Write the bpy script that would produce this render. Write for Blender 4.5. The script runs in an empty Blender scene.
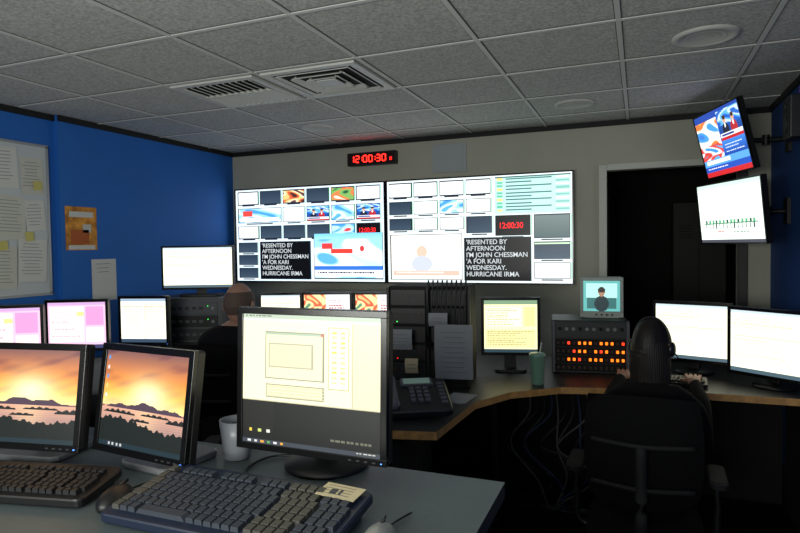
import bpy, math, random
import numpy as np
from mathutils import Vector, Matrix, Euler
random.seed(4)
SC=bpy.context.scene
COL=SC.collection

# ---------------------------------------------------------------- helpers
def lin(r,g,b):
    f=lambda c:(c/255/12.92 if c/255<=0.04045 else ((c/255+0.055)/1.055)**2.4)
    return (f(r),f(g),f(b))
MATS={}
def mat(name,rgb,rough=0.6,metal=0.0,var=0.0,scale=20,bump=0.0,spec=0.5):
    if name in MATS: return MATS[name]
    m=bpy.data.materials.new(name); m.use_nodes=True
    nt=m.node_tree; b=nt.nodes['Principled BSDF']
    c=lin(*rgb)
    b.inputs['Roughness'].default_value=rough
    b.inputs['Metallic'].default_value=metal
    b.inputs['Specular IOR Level'].default_value=spec
    b.inputs['Base Color'].default_value=(*c,1)
    if var>0 or bump>0:
        tc=nt.nodes.new('ShaderNodeTexCoord')
        n=nt.nodes.new('ShaderNodeTexNoise'); n.inputs['Scale'].default_value=scale; n.inputs['Detail'].default_value=4
        nt.links.new(tc.outputs['Object'],n.inputs['Vector'])
        if var>0:
            r=nt.nodes.new('ShaderNodeValToRGB')
            r.color_ramp.elements[0].position=0.35; r.color_ramp.elements[1].position=0.65
            r.color_ramp.elements[0].color=(*[x*(1-var) for x in c],1)
            r.color_ramp.elements[1].color=(*[min(1,x*(1+var)) for x in c],1)
            nt.links.new(n.outputs['Fac'],r.inputs['Fac']); nt.links.new(r.outputs['Color'],b.inputs['Base Color'])
        if bump>0:
            bp=nt.nodes.new('ShaderNodeBump'); bp.inputs['Strength'].default_value=bump; bp.inputs['Distance'].default_value=0.01
            nt.links.new(n.outputs['Fac'],bp.inputs['Height']); nt.links.new(bp.outputs['Normal'],b.inputs['Normal'])
    MATS[name]=m; return m
def emit(name,rgb,s):
    if name in MATS: return MATS[name]
    m=bpy.data.materials.new(name); m.use_nodes=True; nt=m.node_tree
    b=nt.nodes['Principled BSDF']; c=lin(*rgb)
    b.inputs['Base Color'].default_value=(*[x*0.2 for x in c],1)
    b.inputs['Emission Color'].default_value=(*c,1); b.inputs['Emission Strength'].default_value=s
    MATS[name]=m; return m
def screen_mat(s):
    name='lcd_screen_%d'%int(s*100)
    if name in MATS: return MATS[name]
    m=bpy.data.materials.new(name); m.use_nodes=True; nt=m.node_tree
    b=nt.nodes['Principled BSDF']
    b.inputs['Base Color'].default_value=(0.01,0.01,0.012,1); b.inputs['Roughness'].default_value=0.35
    a=nt.nodes.new('ShaderNodeAttribute'); a.attribute_name='Col'
    nt.links.new(a.outputs['Color'],b.inputs['Emission Color']); b.inputs['Emission Strength'].default_value=s
    MATS[name]=m; return m

def add_obj(name,data,loc=(0,0,0),rot=(0,0,0),parent=None):
    o=bpy.data.objects.new(name,data); COL.objects.link(o)
    o.location=loc; o.rotation_euler=rot
    if parent: o.parent=parent
    return o
def empty(name,loc=(0,0,0),yaw=0):
    o=bpy.data.objects.new(name,None); COL.objects.link(o); o.location=loc; o.rotation_euler=(0,0,yaw); o.empty_display_size=0.1
    return o

class B:
    def __init__(s): s.v=[];s.f=[];s.m=[];s.mats=[];s.sm=[]
    def mi(s,m):
        if m not in s.mats: s.mats.append(m)
        return s.mats.index(m)
    def raw(s,vs,fs,m,smooth=False,M=None):
        k=len(s.v); i=s.mi(m)
        for p in vs:
            p=Vector(p)
            if M is not None: p=M@p
            s.v.append(p)
        for f in fs: s.f.append([k+a for a in f]); s.m.append(i); s.sm.append(smooth)
    def box(s,c,d,m,rot=None,M=None,taper=1.0):
        x,y,z=d[0]/2,d[1]/2,d[2]/2; t=taper
        vs=[(-x,-y,-z),(x,-y,-z),(x,y,-z),(-x,y,-z),(-x*t,-y*t,z),(x*t,-y*t,z),(x*t,y*t,z),(-x*t,y*t,z)]
        T=Matrix.Translation(c)
        if rot: T=T@Euler(rot).to_matrix().to_4x4()
        if M is not None: T=M@T
        s.raw(vs,[(0,3,2,1),(4,5,6,7),(0,1,5,4),(1,2,6,5),(2,3,7,6),(3,0,4,7)],m,False,T)
    def rbox(s,c,d,m,r=0.01,seg=3,rot=None,M=None,axis='Z',dome=0):
        w,h,t={'Z':(d[0],d[1],d[2]),'Y':(d[0],d[2],d[1]),'X':(d[1],d[2],d[0])}[axis]
        pts=[]
        for cx,cy,a0 in((w/2-r,h/2-r,0),(-w/2+r,h/2-r,90),(-w/2+r,-h/2+r,180),(w/2-r,-h/2+r,270)):
            for i in range(seg+1):
                a=math.radians(a0+90*i/seg); pts.append((cx+r*math.cos(a),cy+r*math.sin(a)))
        n=len(pts); e=min(r,t/2)*0.35
        rings=[(-t/2,1-2*e/max(w,1e-6)),(-t/2+e,1),(t/2-e,1),(t/2,1-2*e/max(w,1e-6))]
        vs=[];fs=[]
        for z,k in rings:
            for p in pts: vs.append((p[0]*k,p[1]*k,z))
        for j in range(3):
            for i in range(n):
                a=j*n+i;b=j*n+(i+1)%n; fs.append((a,b,b+n,a+n))
        fs.append(tuple(reversed(range(n)))); fs.append(tuple(range(3*n,4*n)))
        R=Matrix.Identity(4)
        if axis=='Y': R=Matrix(((1,0,0,0),(0,0,-1,0),(0,1,0,0),(0,0,0,1)))
        if axis=='X': R=Matrix(((0,0,1,0),(1,0,0,0),(0,1,0,0),(0,0,0,1)))
        T=Matrix.Translation(c)
        if rot: T=T@Euler(rot).to_matrix().to_4x4()
        T=T@R
        if M is not None: T=M@T
        s.raw(vs,fs,m,False,T)
    def cyl(s,p,q,r,m,r2=None,n=16,cap=True,M=None):
        p=Vector(p);q=Vector(q); r2=r if r2 is None else r2
        d=(q-p); L=d.length; R=d.to_track_quat('Z','Y').to_matrix().to_4x4()
        T=Matrix.Translation(p)@R
        if M is not None: T=M@T
        vs=[(r*math.cos(2*math.pi*i/n),r*math.sin(2*math.pi*i/n),0) for i in range(n)]+[(r2*math.cos(2*math.pi*i/n),r2*math.sin(2*math.pi*i/n),L) for i in range(n)]
        s.raw(vs,[(i,(i+1)%n,n+(i+1)%n,n+i) for i in range(n)],m,True,T)
        if cap:
            s.raw(vs,[tuple(reversed(range(n))),tuple(range(n,2*n))],m,False,T)
    def lathe(s,prof,m,n=24,M=None):
        vs=[];fs=[]
        for r,z in prof:
            for i in range(n): a=2*math.pi*i/n; vs.append((r*math.cos(a),r*math.sin(a),z))
        for j in range(len(prof)-1):
            for i in range(n):
                fs.append((j*n+i,j*n+(i+1)%n,(j+1)*n+(i+1)%n,(j+1)*n+i))
        s.raw(vs,fs,m,True,M)
    def tube(s,pts,r,m,n=8,sub=6,M=None):
        P=[Vector(p) for p in pts]; Q=[]
        for i in range(len(P)-1):
            p0=P[max(i-1,0)];p1=P[i];p2=P[i+1];p3=P[min(i+2,len(P)-1)]
            for k in range(sub):
                t=k/sub
                Q.append(0.5*((2*p1)+(p2-p0)*t+(2*p0-5*p1+4*p2-p3)*t*t+(3*p1-p0-3*p2+p3)*t**3))
        Q.append(P[-1]); vs=[];fs=[]
        for i,p in enumerate(Q):
            d=(Q[min(i+1,len(Q)-1)]-Q[max(i-1,0)]); 
            q=d.to_track_quat('Z','Y')
            for k in range(n):
                a=2*math.pi*k/n; vs.append(p+q@Vector((r*math.cos(a),r*math.sin(a),0)))
        for i in range(len(Q)-1):
            for k in range(n): fs.append((i*n+k,i*n+(k+1)%n,(i+1)*n+(k+1)%n,(i+1)*n+k))
        fs.append(tuple(reversed(range(n)))); fs.append(tuple(range((len(Q)-1)*n,len(Q)*n)))
        s.raw(vs,fs,m,True,M)
    def prism(s,poly,z0,z1,m,mside=None):
        n=len(poly); vs=[(x,y,z0) for x,y in poly]+[(x,y,z1) for x,y in poly]
        s.raw(vs,[tuple(reversed(range(n))),tuple(range(n,2*n))],m)
        s.raw(vs,[(i,(i+1)%n,n+(i+1)%n,n+i) for i in range(n)],mside or m)
    def ell(s,c,r,m,n=16,k=10,rot=None,M=None):
        vs=[];fs=[]
        for j in range(k+1):
            ph=math.pi*j/k
            for i in range(n):
                a=2*math.pi*i/n; vs.append((r[0]*math.sin(ph)*math.cos(a),r[1]*math.sin(ph)*math.sin(a),r[2]*math.cos(ph)))
        for j in range(k):
            for i in range(n):
                fs.append((j*n+i,(j+1)*n+i,(j+1)*n+(i+1)%n,j*n+(i+1)%n))
        T=Matrix.Translation(c)
        if rot: T=T@Euler(rot).to_matrix().to_4x4()
        if M is not None: T=M@T
        s.raw(vs,fs,m,True,T)
    def build(s,name,loc=(0,0,0),rot=(0,0,0),parent=None,bevel=0):
        me=bpy.data.meshes.new(name); me.from_pydata([tuple(v) for v in s.v],[],s.f)
        for m in s.mats: me.materials.append(m)
        me.polygons.foreach_set('material_index',s.m); me.polygons.foreach_set('use_smooth',s.sm); me.update()
        o=add_obj(name,me,loc,rot,parent)
        if bevel:
            b=o.modifiers.new('bevel','BEVEL'); b.width=bevel; b.segments=2; b.limit_method='ANGLE'; b.angle_limit=math.radians(50)
        return o

# ------------------------------------------------------------- screen images painted as per-face colour
class Img:
    def __init__(s,nx,ny,bg): s.nx=nx;s.ny=ny;s.a=np.zeros((ny,nx,3)); s.a[:]=lin(*bg)
    def r(s,x0,y0,x1,y1,c):   # y from top, 0..1
        a=int(round(x0*s.nx));b=max(a+1,int(round(x1*s.nx)));d=int(round(y0*s.ny));e=max(d+1,int(round(y1*s.ny)))
        s.a[max(d,0):e,max(a,0):b]=lin(*c)
    def frame(s,x0,y0,x1,y1,c,cf):
        s.r(x0,y0,x1,y1,cf); px=1.01/s.nx;py=1.01/s.ny; s.r(x0+px,y0+py,x1-px,y1-py,c)
    def grad(s,x0,y0,x1,y1,c0,c1):
        d=int(round(y0*s.ny));e=int(round(y1*s.ny))
        for j in range(d,e):
            t=(j-d)/max(1,e-d-1); s.a[j,int(round(x0*s.nx)):int(round(x1*s.nx))]=lin(*[c0[q]*(1-t)+c1[q]*t for q in range(3)])
    def disc(s,cx,cy,rx,ry,c):
        for j in range(max(0,int((cy-ry)*s.ny)),min(s.ny,int((cy+ry)*s.ny)+1)):
            for i in range(max(0,int((cx-rx)*s.nx)),min(s.nx,int((cx+rx)*s.nx)+1)):
                if ((i+.5)/s.nx-cx)**2/rx**2+((j+.5)/s.ny-cy)**2/ry**2<1: s.a[j,i]=lin(*c)
    def blend(s,x0,y0,x1,y1,cols,f=3.0,seed=0):
        a=int(round(x0*s.nx));b=int(round(x1*s.nx));d=int(round(y0*s.ny));e=int(round(y1*s.ny)); C=np.array(cols,float); n=len(cols)
        for j in range(d,e):
            for i in range(a,b):
                u=(i-a)/max(1,b-a);v=(j-d)/max(1,e-d)
                q=0.5+0.25*math.sin(f*3*u+seed+2*math.sin(f*2*v+seed))+0.25*math.sin(f*2.3*v-seed*2+1.7*math.sin(f*1.7*u))
                k=min(max(q,0),0.999)*(n-1); w=int(k); t=k-w; t=0 if t<.35 else(1 if t>.65 else (t-.35)/.3)
                s.a[j,i]=lin(*(C[w]*(1-t)+C[w+1]*t))
    def text(s,x0,y0,x1,y1,rows,c,fill=0.8):
        for k in range(rows):
            y=y0+(y1-y0)*(k+0.2)/rows; x=x0
            end=x0+(x1-x0)*random.uniform(0.5,1)*fill/0.8
            while x<min(end,x1-1.5/s.nx):
                w=random.uniform(2,5)/s.nx; s.r(x,y,min(x+w,x1),y+max(0.35*(y1-y0)/rows,1/s.ny),c); x+=w+1.2/s.nx
    def newsroom(s,x0,y0,x1,y1,seed=0):
        W=x1-x0;H=y1-y0
        s.grad(x0,y0,x1,y1,(40,110,200),(20,50,120))
        s.blend(x0,y0,x1,y0+H*.5,[(30,90,190),(90,170,235),(200,225,245),(40,100,190)],2.5,seed)
        for q in(0.3,0.68):
            s.disc(x0+W*q,y0+H*.34,W*.07,H*.12,(214,160,130)); s.disc(x0+W*q,y0+H*.27,W*.075,H*.07,(60,40,30))
            s.disc(x0+W*q,y0+H*.70,W*.15,H*.26,(26,30,52) if q<.5 else (170,36,44)); s.disc(x0+W*q,y0+H*.52,W*.03,H*.09,(240,240,240))
        s.r(x0,y0+H*.78,x1,y0+H*.9,(236,240,246)); s.r(x0,y0+H*.9,x1,y1,(186,30,36)); s.r(x0+W*.05,y0+H*.81,x0+W*.6,y0+H*.86,(40,60,130))
def screen_obj(name,img,w,h,strength,parent,loc=(0,0,0),rot=(0,0,0)):
    nx,ny=img.nx,img.ny
    xs=np.linspace(-w/2,w/2,nx+1); zs=np.linspace(h/2,-h/2,ny+1)
    X,Z=np.meshgrid(xs,zs); V=np.stack([X.ravel(),np.zeros(X.size),Z.ravel()],1)
    i,j=np.meshgrid(np.arange(nx),np.arange(ny)); a=(j*(nx+1)+i).ravel()
    F=np.stack([a+nx+1,a+nx+2,a+1,a],1)
    me=bpy.data.meshes.new(name); me.from_pydata(V.tolist(),[],F.tolist())
    at=me.color_attributes.new('Col','FLOAT_COLOR','CORNER')
    c=np.ones((nx*ny,4,4)); c[:,:,:3]=img.a.reshape(-1,1,3)
    at.data.foreach_set('color',c.ravel()); me.materials.append(screen_mat(strength)); me.update()
    return add_obj(name,me,loc,rot,parent)
def text_obj(body,size,m,parent,loc,rot=(math.pi/2,0,0),name='lettering',align='LEFT',sx=1.0,spacing=1.0):
    cu=bpy.data.curves.new(name,'FONT'); cu.body=body; cu.size=size; cu.align_x=align; cu.space_line=spacing
    cu.materials.append(m); o=add_obj(name,cu,loc,rot,parent); o.scale=(sx,1,1); cu.offset=size*0.012
    return o

# ---------------------------------------------------------------- materials
BLK=mat('black_plastic',(17,17,19),0.45)
BLKM=mat('matte_black',(10,10,11),0.8)
DGR=mat('dark_grey_plastic',(40,42,46),0.5)
SIL=mat('silver_plastic',(120,122,126),0.4,0.3)
CHR=mat('brushed_metal',(120,120,120),0.3,0.9)
WHT=mat('white_paper',(222,222,215),0.9)
BEZ=mat('glossy_bezel',(12,12,14),0.25)
WOOD=mat('oak_edge',(178,134,82),0.5,var=0.2,scale=30)
DESK=mat('grey_laminate',(84,94,96),0.40,var=0.05,scale=60)
DKDESK=mat('charcoal_laminate',(36,36,39),0.4,var=0.1,scale=60)
FAB=mat('black_fabric',(9,9,11),0.95,var=0.3,scale=200,bump=0.15,spec=0.2)

# ---------------------------------------------------------------- room
XL=-3.73; XR=0.86; YB=4.92; YF=-1.6; ZC=2.50
carpet=mat('carpet',(16,16,19),0.98,var=0.4,scale=120,bump=0.3,spec=0.1)
wbeige=mat('wall_paint_beige',(180,180,164),0.85,var=0.03,scale=3,bump=0.03)
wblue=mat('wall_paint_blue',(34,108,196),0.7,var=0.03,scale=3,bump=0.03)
wgrey=mat('wall_paint_grey',(70,70,72),0.85)
def tile_mat():
    m=bpy.data.materials.new('acoustic_tile'); m.use_nodes=True; nt=m.node_tree; b=nt.nodes['Principled BSDF']
    tc=nt.nodes.new('ShaderNodeTexCoord')
    n=nt.nodes.new('ShaderNodeTexNoise'); n.inputs['Scale'].default_value=75; n.inputs['Detail'].default_value=6; n.inputs['Roughness'].default_value=0.7
    r=nt.nodes.new('ShaderNodeValToRGB'); r.color_ramp.elements[0].position=0.36; r.color_ramp.elements[1].position=0.60
    r.color_ramp.elements[0].color=(*lin(166,166,160),1); r.color_ramp.elements[1].color=(*lin(216,216,210),1)
    bp=nt.nodes.new('ShaderNodeBump'); bp.inputs['Strength'].default_value=0.3; bp.inputs['Distance'].default_value=0.003
    nt.links.new(tc.outputs['Object'],n.inputs['Vector']); nt.links.new(n.outputs['Fac'],r.inputs['Fac'])
    nt.links.new(r.outputs['Color'],b.inputs['Base Color']); nt.links.new(n.outputs['Fac'],bp.inputs['Height']); nt.links.new(bp.outputs['Normal'],b.inputs['Normal'])
    b.inputs['Roughness'].default_value=0.95
    return m
tilem=tile_mat()
gridm=mat('ceiling_grid_paint',(222,222,216),0.6)
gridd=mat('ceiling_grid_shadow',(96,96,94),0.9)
b=B(); b.box(((XL+XR)/2,(YB+YF)/2,-0.05),(XR-XL+0.6,YB-YF+0.4,0.1),carpet); b.build('floor')
b=B(); b.box(((XL+XR)/2,(YB+YF)/2,ZC+0.05),(XR-XL+0.6,YB-YF+0.4,0.1),tilem); b.build('ceiling')
b=B()
gx=-0.083
x=gx-0.61*6
while x<XR:
    if x>XL+0.02:
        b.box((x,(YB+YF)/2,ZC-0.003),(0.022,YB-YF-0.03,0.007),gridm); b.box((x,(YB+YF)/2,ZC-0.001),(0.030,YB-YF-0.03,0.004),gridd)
    x+=0.61
y=2.72-0.61*7
while y<YB:
    if y>YF:
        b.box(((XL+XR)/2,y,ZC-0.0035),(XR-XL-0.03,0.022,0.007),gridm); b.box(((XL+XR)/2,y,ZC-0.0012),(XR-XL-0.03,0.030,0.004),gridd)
    y+=0.61
b.build('trim_ceiling_grid')
DX0,DX1,DZ=-0.24,0.66,2.12
b=B(); T=0.12
b.box(((XL-0.12+DX0)/2,YB+T/2,ZC/2),(DX0-XL+0.12,T,ZC),wbeige)
b.box(((DX0+DX1)/2,YB+T/2,(DZ+ZC)/2),(DX1-DX0,T,ZC-DZ),wbeige)
b.box(((DX1+XR+0.12)/2,YB+T/2,ZC/2),(XR+0.12-DX1,T,ZC),wbeige)
b.build('wall_back')
b=B()
b.box((XL-0.06,(3.0+YB)/2,ZC/2),(0.12,YB-3.0,ZC),wblue)
b.box((XL-0.10,(3.0+YF)/2,ZC/2),(0.12,3.0-YF,ZC),wblue)
b.build('wall_left')
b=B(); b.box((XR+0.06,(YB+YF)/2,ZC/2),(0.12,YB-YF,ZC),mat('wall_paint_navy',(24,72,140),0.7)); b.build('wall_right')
b=B(); b.box(((XL+XR)/2,YF-0.06,ZC/2),(XR-XL+0.24,0.12,ZC),wgrey); b.build('wall_front')
b=B(); k=mat('black_trim',(18,18,18),0.7)
b.box(((XL+XR)/2,YB-0.008,ZC-0.022),(XR-XL,0.016,0.04),k); b.build('trim_1')
b=B(); b.box((XL+0.008,(3.0+YB)/2,ZC-0.022),(0.016,YB-3.0,0.04),k); b.box((XL-0.032,(3.0+YF)/2,ZC-0.022),(0.016,3.0-YF,0.04),k); b.build('trim_2')
b=B(); b.box((XR-0.008,(YF+YB)/2,ZC-0.022),(0.016,YB-YF,0.04),k); b.build('trim_3')
bb=mat('rubber_baseboard',(24,24,24),0.7)
b=B(); b.box(((XL+DX0-0.06)/2,YB-0.006,0.05),(DX0-0.06-XL,0.012,0.1),bb); b.build('baseboard_back')
b=B(); b.box((XL+0.006,(3+YB)/2,0.05),(0.012,YB-3,0.1),bb); b.build('baseboard_left')
b=B(); b.box((XR-0.006,(YF+YB)/2,0.05),(0.012,YB-YF,0.1),bb); b.build('baseboard_right')
fr=mat('door_frame_paint',(196,198,186),0.5)
b=B()
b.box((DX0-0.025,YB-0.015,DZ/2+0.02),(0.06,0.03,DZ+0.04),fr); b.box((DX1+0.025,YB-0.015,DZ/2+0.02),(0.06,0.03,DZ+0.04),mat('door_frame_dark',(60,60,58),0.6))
b.box(((DX0+DX1)/2,YB-0.015,DZ+0.02),(DX1-DX0-0.01,0.03,0.05),fr)
b.build('trim_door_frame',bevel=0.004)
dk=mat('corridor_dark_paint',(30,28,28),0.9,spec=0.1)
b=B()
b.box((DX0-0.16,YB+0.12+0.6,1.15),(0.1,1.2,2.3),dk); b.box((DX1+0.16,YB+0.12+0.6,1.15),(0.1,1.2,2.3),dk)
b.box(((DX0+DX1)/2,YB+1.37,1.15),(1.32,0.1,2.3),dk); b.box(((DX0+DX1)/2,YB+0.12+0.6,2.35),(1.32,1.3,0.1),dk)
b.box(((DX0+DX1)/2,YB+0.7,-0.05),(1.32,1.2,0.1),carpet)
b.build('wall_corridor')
dw=mat('door_walnut',(34,27,23),0.6,var=0.3,scale=8,spec=0.2)
b=B()
b.box((0.42,0,1.04),(0.84,0.04,2.06),dw); b.box((0.42,-0.022,1.55),(0.62,0.006,0.75),mat('door_panel_dark',(26,21,18),0.6)); b.box((0.42,-0.022,0.6),(0.62,0.006,0.75),MATS['door_panel_dark'])
b.cyl((0.77,-0.02,1.0),(0.77,-0.07,1.0),0.012,CHR); b.cyl((0.78,-0.07,1.0),(0.66,-0.07,1.0),0.01,CHR)
b.build('door_1',(DX0-0.03,YB+0.17,0.0),(0,0,math.radians(86)))
# storage locker inside the dark doorway
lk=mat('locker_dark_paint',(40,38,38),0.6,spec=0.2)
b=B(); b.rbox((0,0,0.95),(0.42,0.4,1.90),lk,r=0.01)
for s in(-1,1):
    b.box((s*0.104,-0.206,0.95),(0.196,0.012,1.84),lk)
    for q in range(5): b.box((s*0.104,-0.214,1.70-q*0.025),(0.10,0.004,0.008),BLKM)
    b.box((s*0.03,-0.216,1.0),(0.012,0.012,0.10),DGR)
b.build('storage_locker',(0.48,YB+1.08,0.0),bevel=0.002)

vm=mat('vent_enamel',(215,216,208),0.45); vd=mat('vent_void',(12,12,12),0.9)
def vent(cx,cy,kind):
    b=B(); s=0.28; z=ZC-0.012
    for sx,sy,dx,dy in((0,-s+.02,0.56,0.04),(0,s-.02,0.56,0.04),(-s+.02,0,0.04,0.48),(s-.02,0,0.04,0.48)):
        b.box((cx+sx,cy+sy,z),(dx,dy,0.012),vm)
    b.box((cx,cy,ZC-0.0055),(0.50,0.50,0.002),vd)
    if kind=='louver':
        for k in range(-5,6):
            b.box((cx+k*0.044,cy-0.12,z-0.002),(0.030,0.22,0.004),vm,rot=(0,0.5,0))
            b.box((cx+k*0.044,cy+0.12,z-0.002),(0.030,0.22,0.004),vm,rot=(0,-0.5,0))
        b.box((cx,cy,z),(0.48,0.024,0.014),vm)
    else:
        for q in(0.215,0.15,0.09):
            for a in range(4):
                M=Matrix.Translation((cx,cy,z-0.004))@Matrix.Rotation(a*math.pi/2,4,'Z')
                b.box((0,-q,0),(2*q,0.036 if q<.2 else .018,0.004),vm,rot=(0.45,0,0),M=M)
        b.box((cx,cy,z-0.006),(0.12,0.12,0.006),vm)
    return b
vent(-2.22,3.02,'louver').build('air_return_grille')
vent(-1.61,3.02,'cone').build('ceiling_air_diffuser')
for (cx,cy,r) in((0.28,3.1,0.14),(-0.41,4.22,0.13),(-2.35,4.17,0.13)):
    b=B(); M=Matrix.Translation((cx,cy,ZC))
    b.lathe([(0.001,-0.010),(r*0.8,-0.010),(r*0.82,-0.013),(r*0.9,-0.014),(r,-0.010),(r*1.02,-0.001)],mat('speaker_grille_enamel',(204,204,196),0.6),n=36,M=M)
    for q in(0.2,0.4,0.6): b.lathe([(r*q,-0.0105),(r*q+0.003,-0.0125),(r*q+0.006,-0.0105)],MATS['speaker_grille_enamel'],n=30,M=M)
    b.build('ceiling_speaker')

# ---------------------------------------------------------------- monitors
def monitor(name,x,y,z0,zc,w,h,yaw,img,strength=1.3,tilt=0,casing=None,thick=0.05,bez=0.018,base='round',basemat=None,chin=0.0):
    casing=casing or BLK; basemat=basemat or casing
    root=empty(name,(x,y,z0),yaw)
    M=Matrix.Translation((0,0,zc-z0))@Matrix.Rotation(-tilt,4,'X')
    b=B(); hz=h/2; hx=w/2
    b.rbox((0,0.022,0),(w,0.024,h),casing,r=0.008,axis='Y',M=M)
    bm=BEZ if casing is BLK else casing
    b.box((0,0.004,hz-bez/2),(w,0.014,bez),bm,M=M); b.box((0,0.004,-hz+(bez+chin)/2),(w,0.014,bez+chin),bm,M=M)
    b.box((-hx+bez/2,0.004,chin/2),(bez,0.0136,h-2*bez-chin+0.002),bm,M=M); b.box((hx-bez/2,0.004,chin/2),(bez,0.0136,h-2*bez-chin+0.002),bm,M=M)
    b.rbox((0,0.034+thick*0.4,0),(w*0.72,thick*0.8,h*0.66),casing,r=0.03,axis='Y',M=M)
    for k in range(6): b.box((0,0.035+thick*0.8,h*0.22-k*0.012),(w*0.4,0.003,0.004),BLKM,M=M)
    for k in range(4): b.box((hx-0.03-k*0.02,-0.004,-hz+bez*0.45),(0.009,0.003,0.004),DGR,M=M)
    b.box((hx-0.012,-0.0045,-hz+bez*0.45),(0.004,0.003,0.003),emit('led_blue',(80,140,255),3),M=M)
    b.build('housing',parent=root,bevel=0.0015)
    s=screen_obj('screen_panel',img,w-2*bez,h-2*bez-chin,strength,root)
    s.matrix_local=M@Matrix.Translation((0,0.001,chin/2))
    b=B(); top=zc-z0
    yb=0.045+thick*0.7
    if base=='round':
        b.lathe([(0.001,0.0),(0.10,0.0),(0.105,0.006),(0.10,0.014),(0.04,0.024),(0.001,0.026)],basemat,n=36,M=Matrix.Translation((0,yb,0)))
        b.rbox((0,yb+0.0,top/2),(0.06,0.03,max(top,0.05)),basemat,r=0.008,rot=None,axis='Z')
    elif base=='flat':
        b.rbox((0,yb,0.008),(w*0.55,0.18,0.016),basemat,r=0.03)
        b.box((0,yb,top/2),(0.07,0.022,top),basemat)
    b.build('stand',parent=root,bevel=0.0015)
    return root

def sunset(nx=130,ny=104,seed=1):
    im=Img(nx,ny,(0,0,0)); rs=np.random.RandomState(seed)
    top=np.array([(132,90,84),(190,118,78),(236,146,66),(252,192,84),(255,230,150)],float)
    for j in range(ny):
        v=j/ny
        for i in range(nx):
            u=i/nx
            if v<0.57:
                d=v/0.57; k=d*4; a=int(min(k,3)); f=k-a
                c=top[a]*(1-f)+top[a+1]*f
                cl=math.sin(u*4+v*22+1.5*math.sin(v*11+u*6)+seed)*0.5+0.3*math.sin(u*11-v*25+seed)+0.2*math.sin(u*26+v*60)
                if cl>0: c=c*(1-0.28*cl*(1-d*0.55))+np.array((6,0,14))*cl
                g=math.exp(-((u-0.55)**2/0.06+(v-0.44)**2/0.035)); c=c*(1-g)+np.array((255,250,200))*g
            else:
                d=(v-0.57)/0.43; c=np.array((226,170,140))*(1-d)+np.array((110,96,112))*d
                g=math.exp(-((u-0.55)**2/0.02)); c=c*(1-.4*g)+np.array((255,220,160))*.4*g
                c=c*(1+0.05*math.sin(v*260+u*8))
            h1=0.545+0.024*math.sin(u*7+1)+0.014*math.sin(u*19+seed)+0.006*math.sin(u*47)
            if h1<v<0.59: c=np.array((78,60,74))
            for (cx,cy,rx,ry) in((0.22,0.645,0.20,0.030),(0.66,0.635,0.17,0.022),(0.95,0.67,0.16,0.035),(0.48,0.70,0.12,0.020)):
                q=(u-cx)/rx
                if abs(q)<1 and cy-ry*math.sqrt(1-q*q)*(1+.35*math.sin(u*90+cx*9))<v<cy+ry*0.25: c=np.array((26,30,30))
            h3=0.735+0.045*math.sin(u*5+3.5+seed*.3)+0.012*math.sin(u*40+seed)+0.010*math.sin(u*97)
            if v>h3: c=np.array((14,22,18))+9*rs.rand()
            im.a[j,i]=lin(*np.clip(c,0,255))
    im.r(0,0.955,1,1,(24,44,52))
    for k in range(5): im.r(0.02,0.06+k*0.1,0.05,0.10+k*0.1,random.choice([(220,200,120),(90,150,220),(220,220,220)]))
    for k in range(4): im.r(0.12+k*0.05,0.965,0.145+k*0.05,0.99,(190,190,190))
    return im
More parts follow.
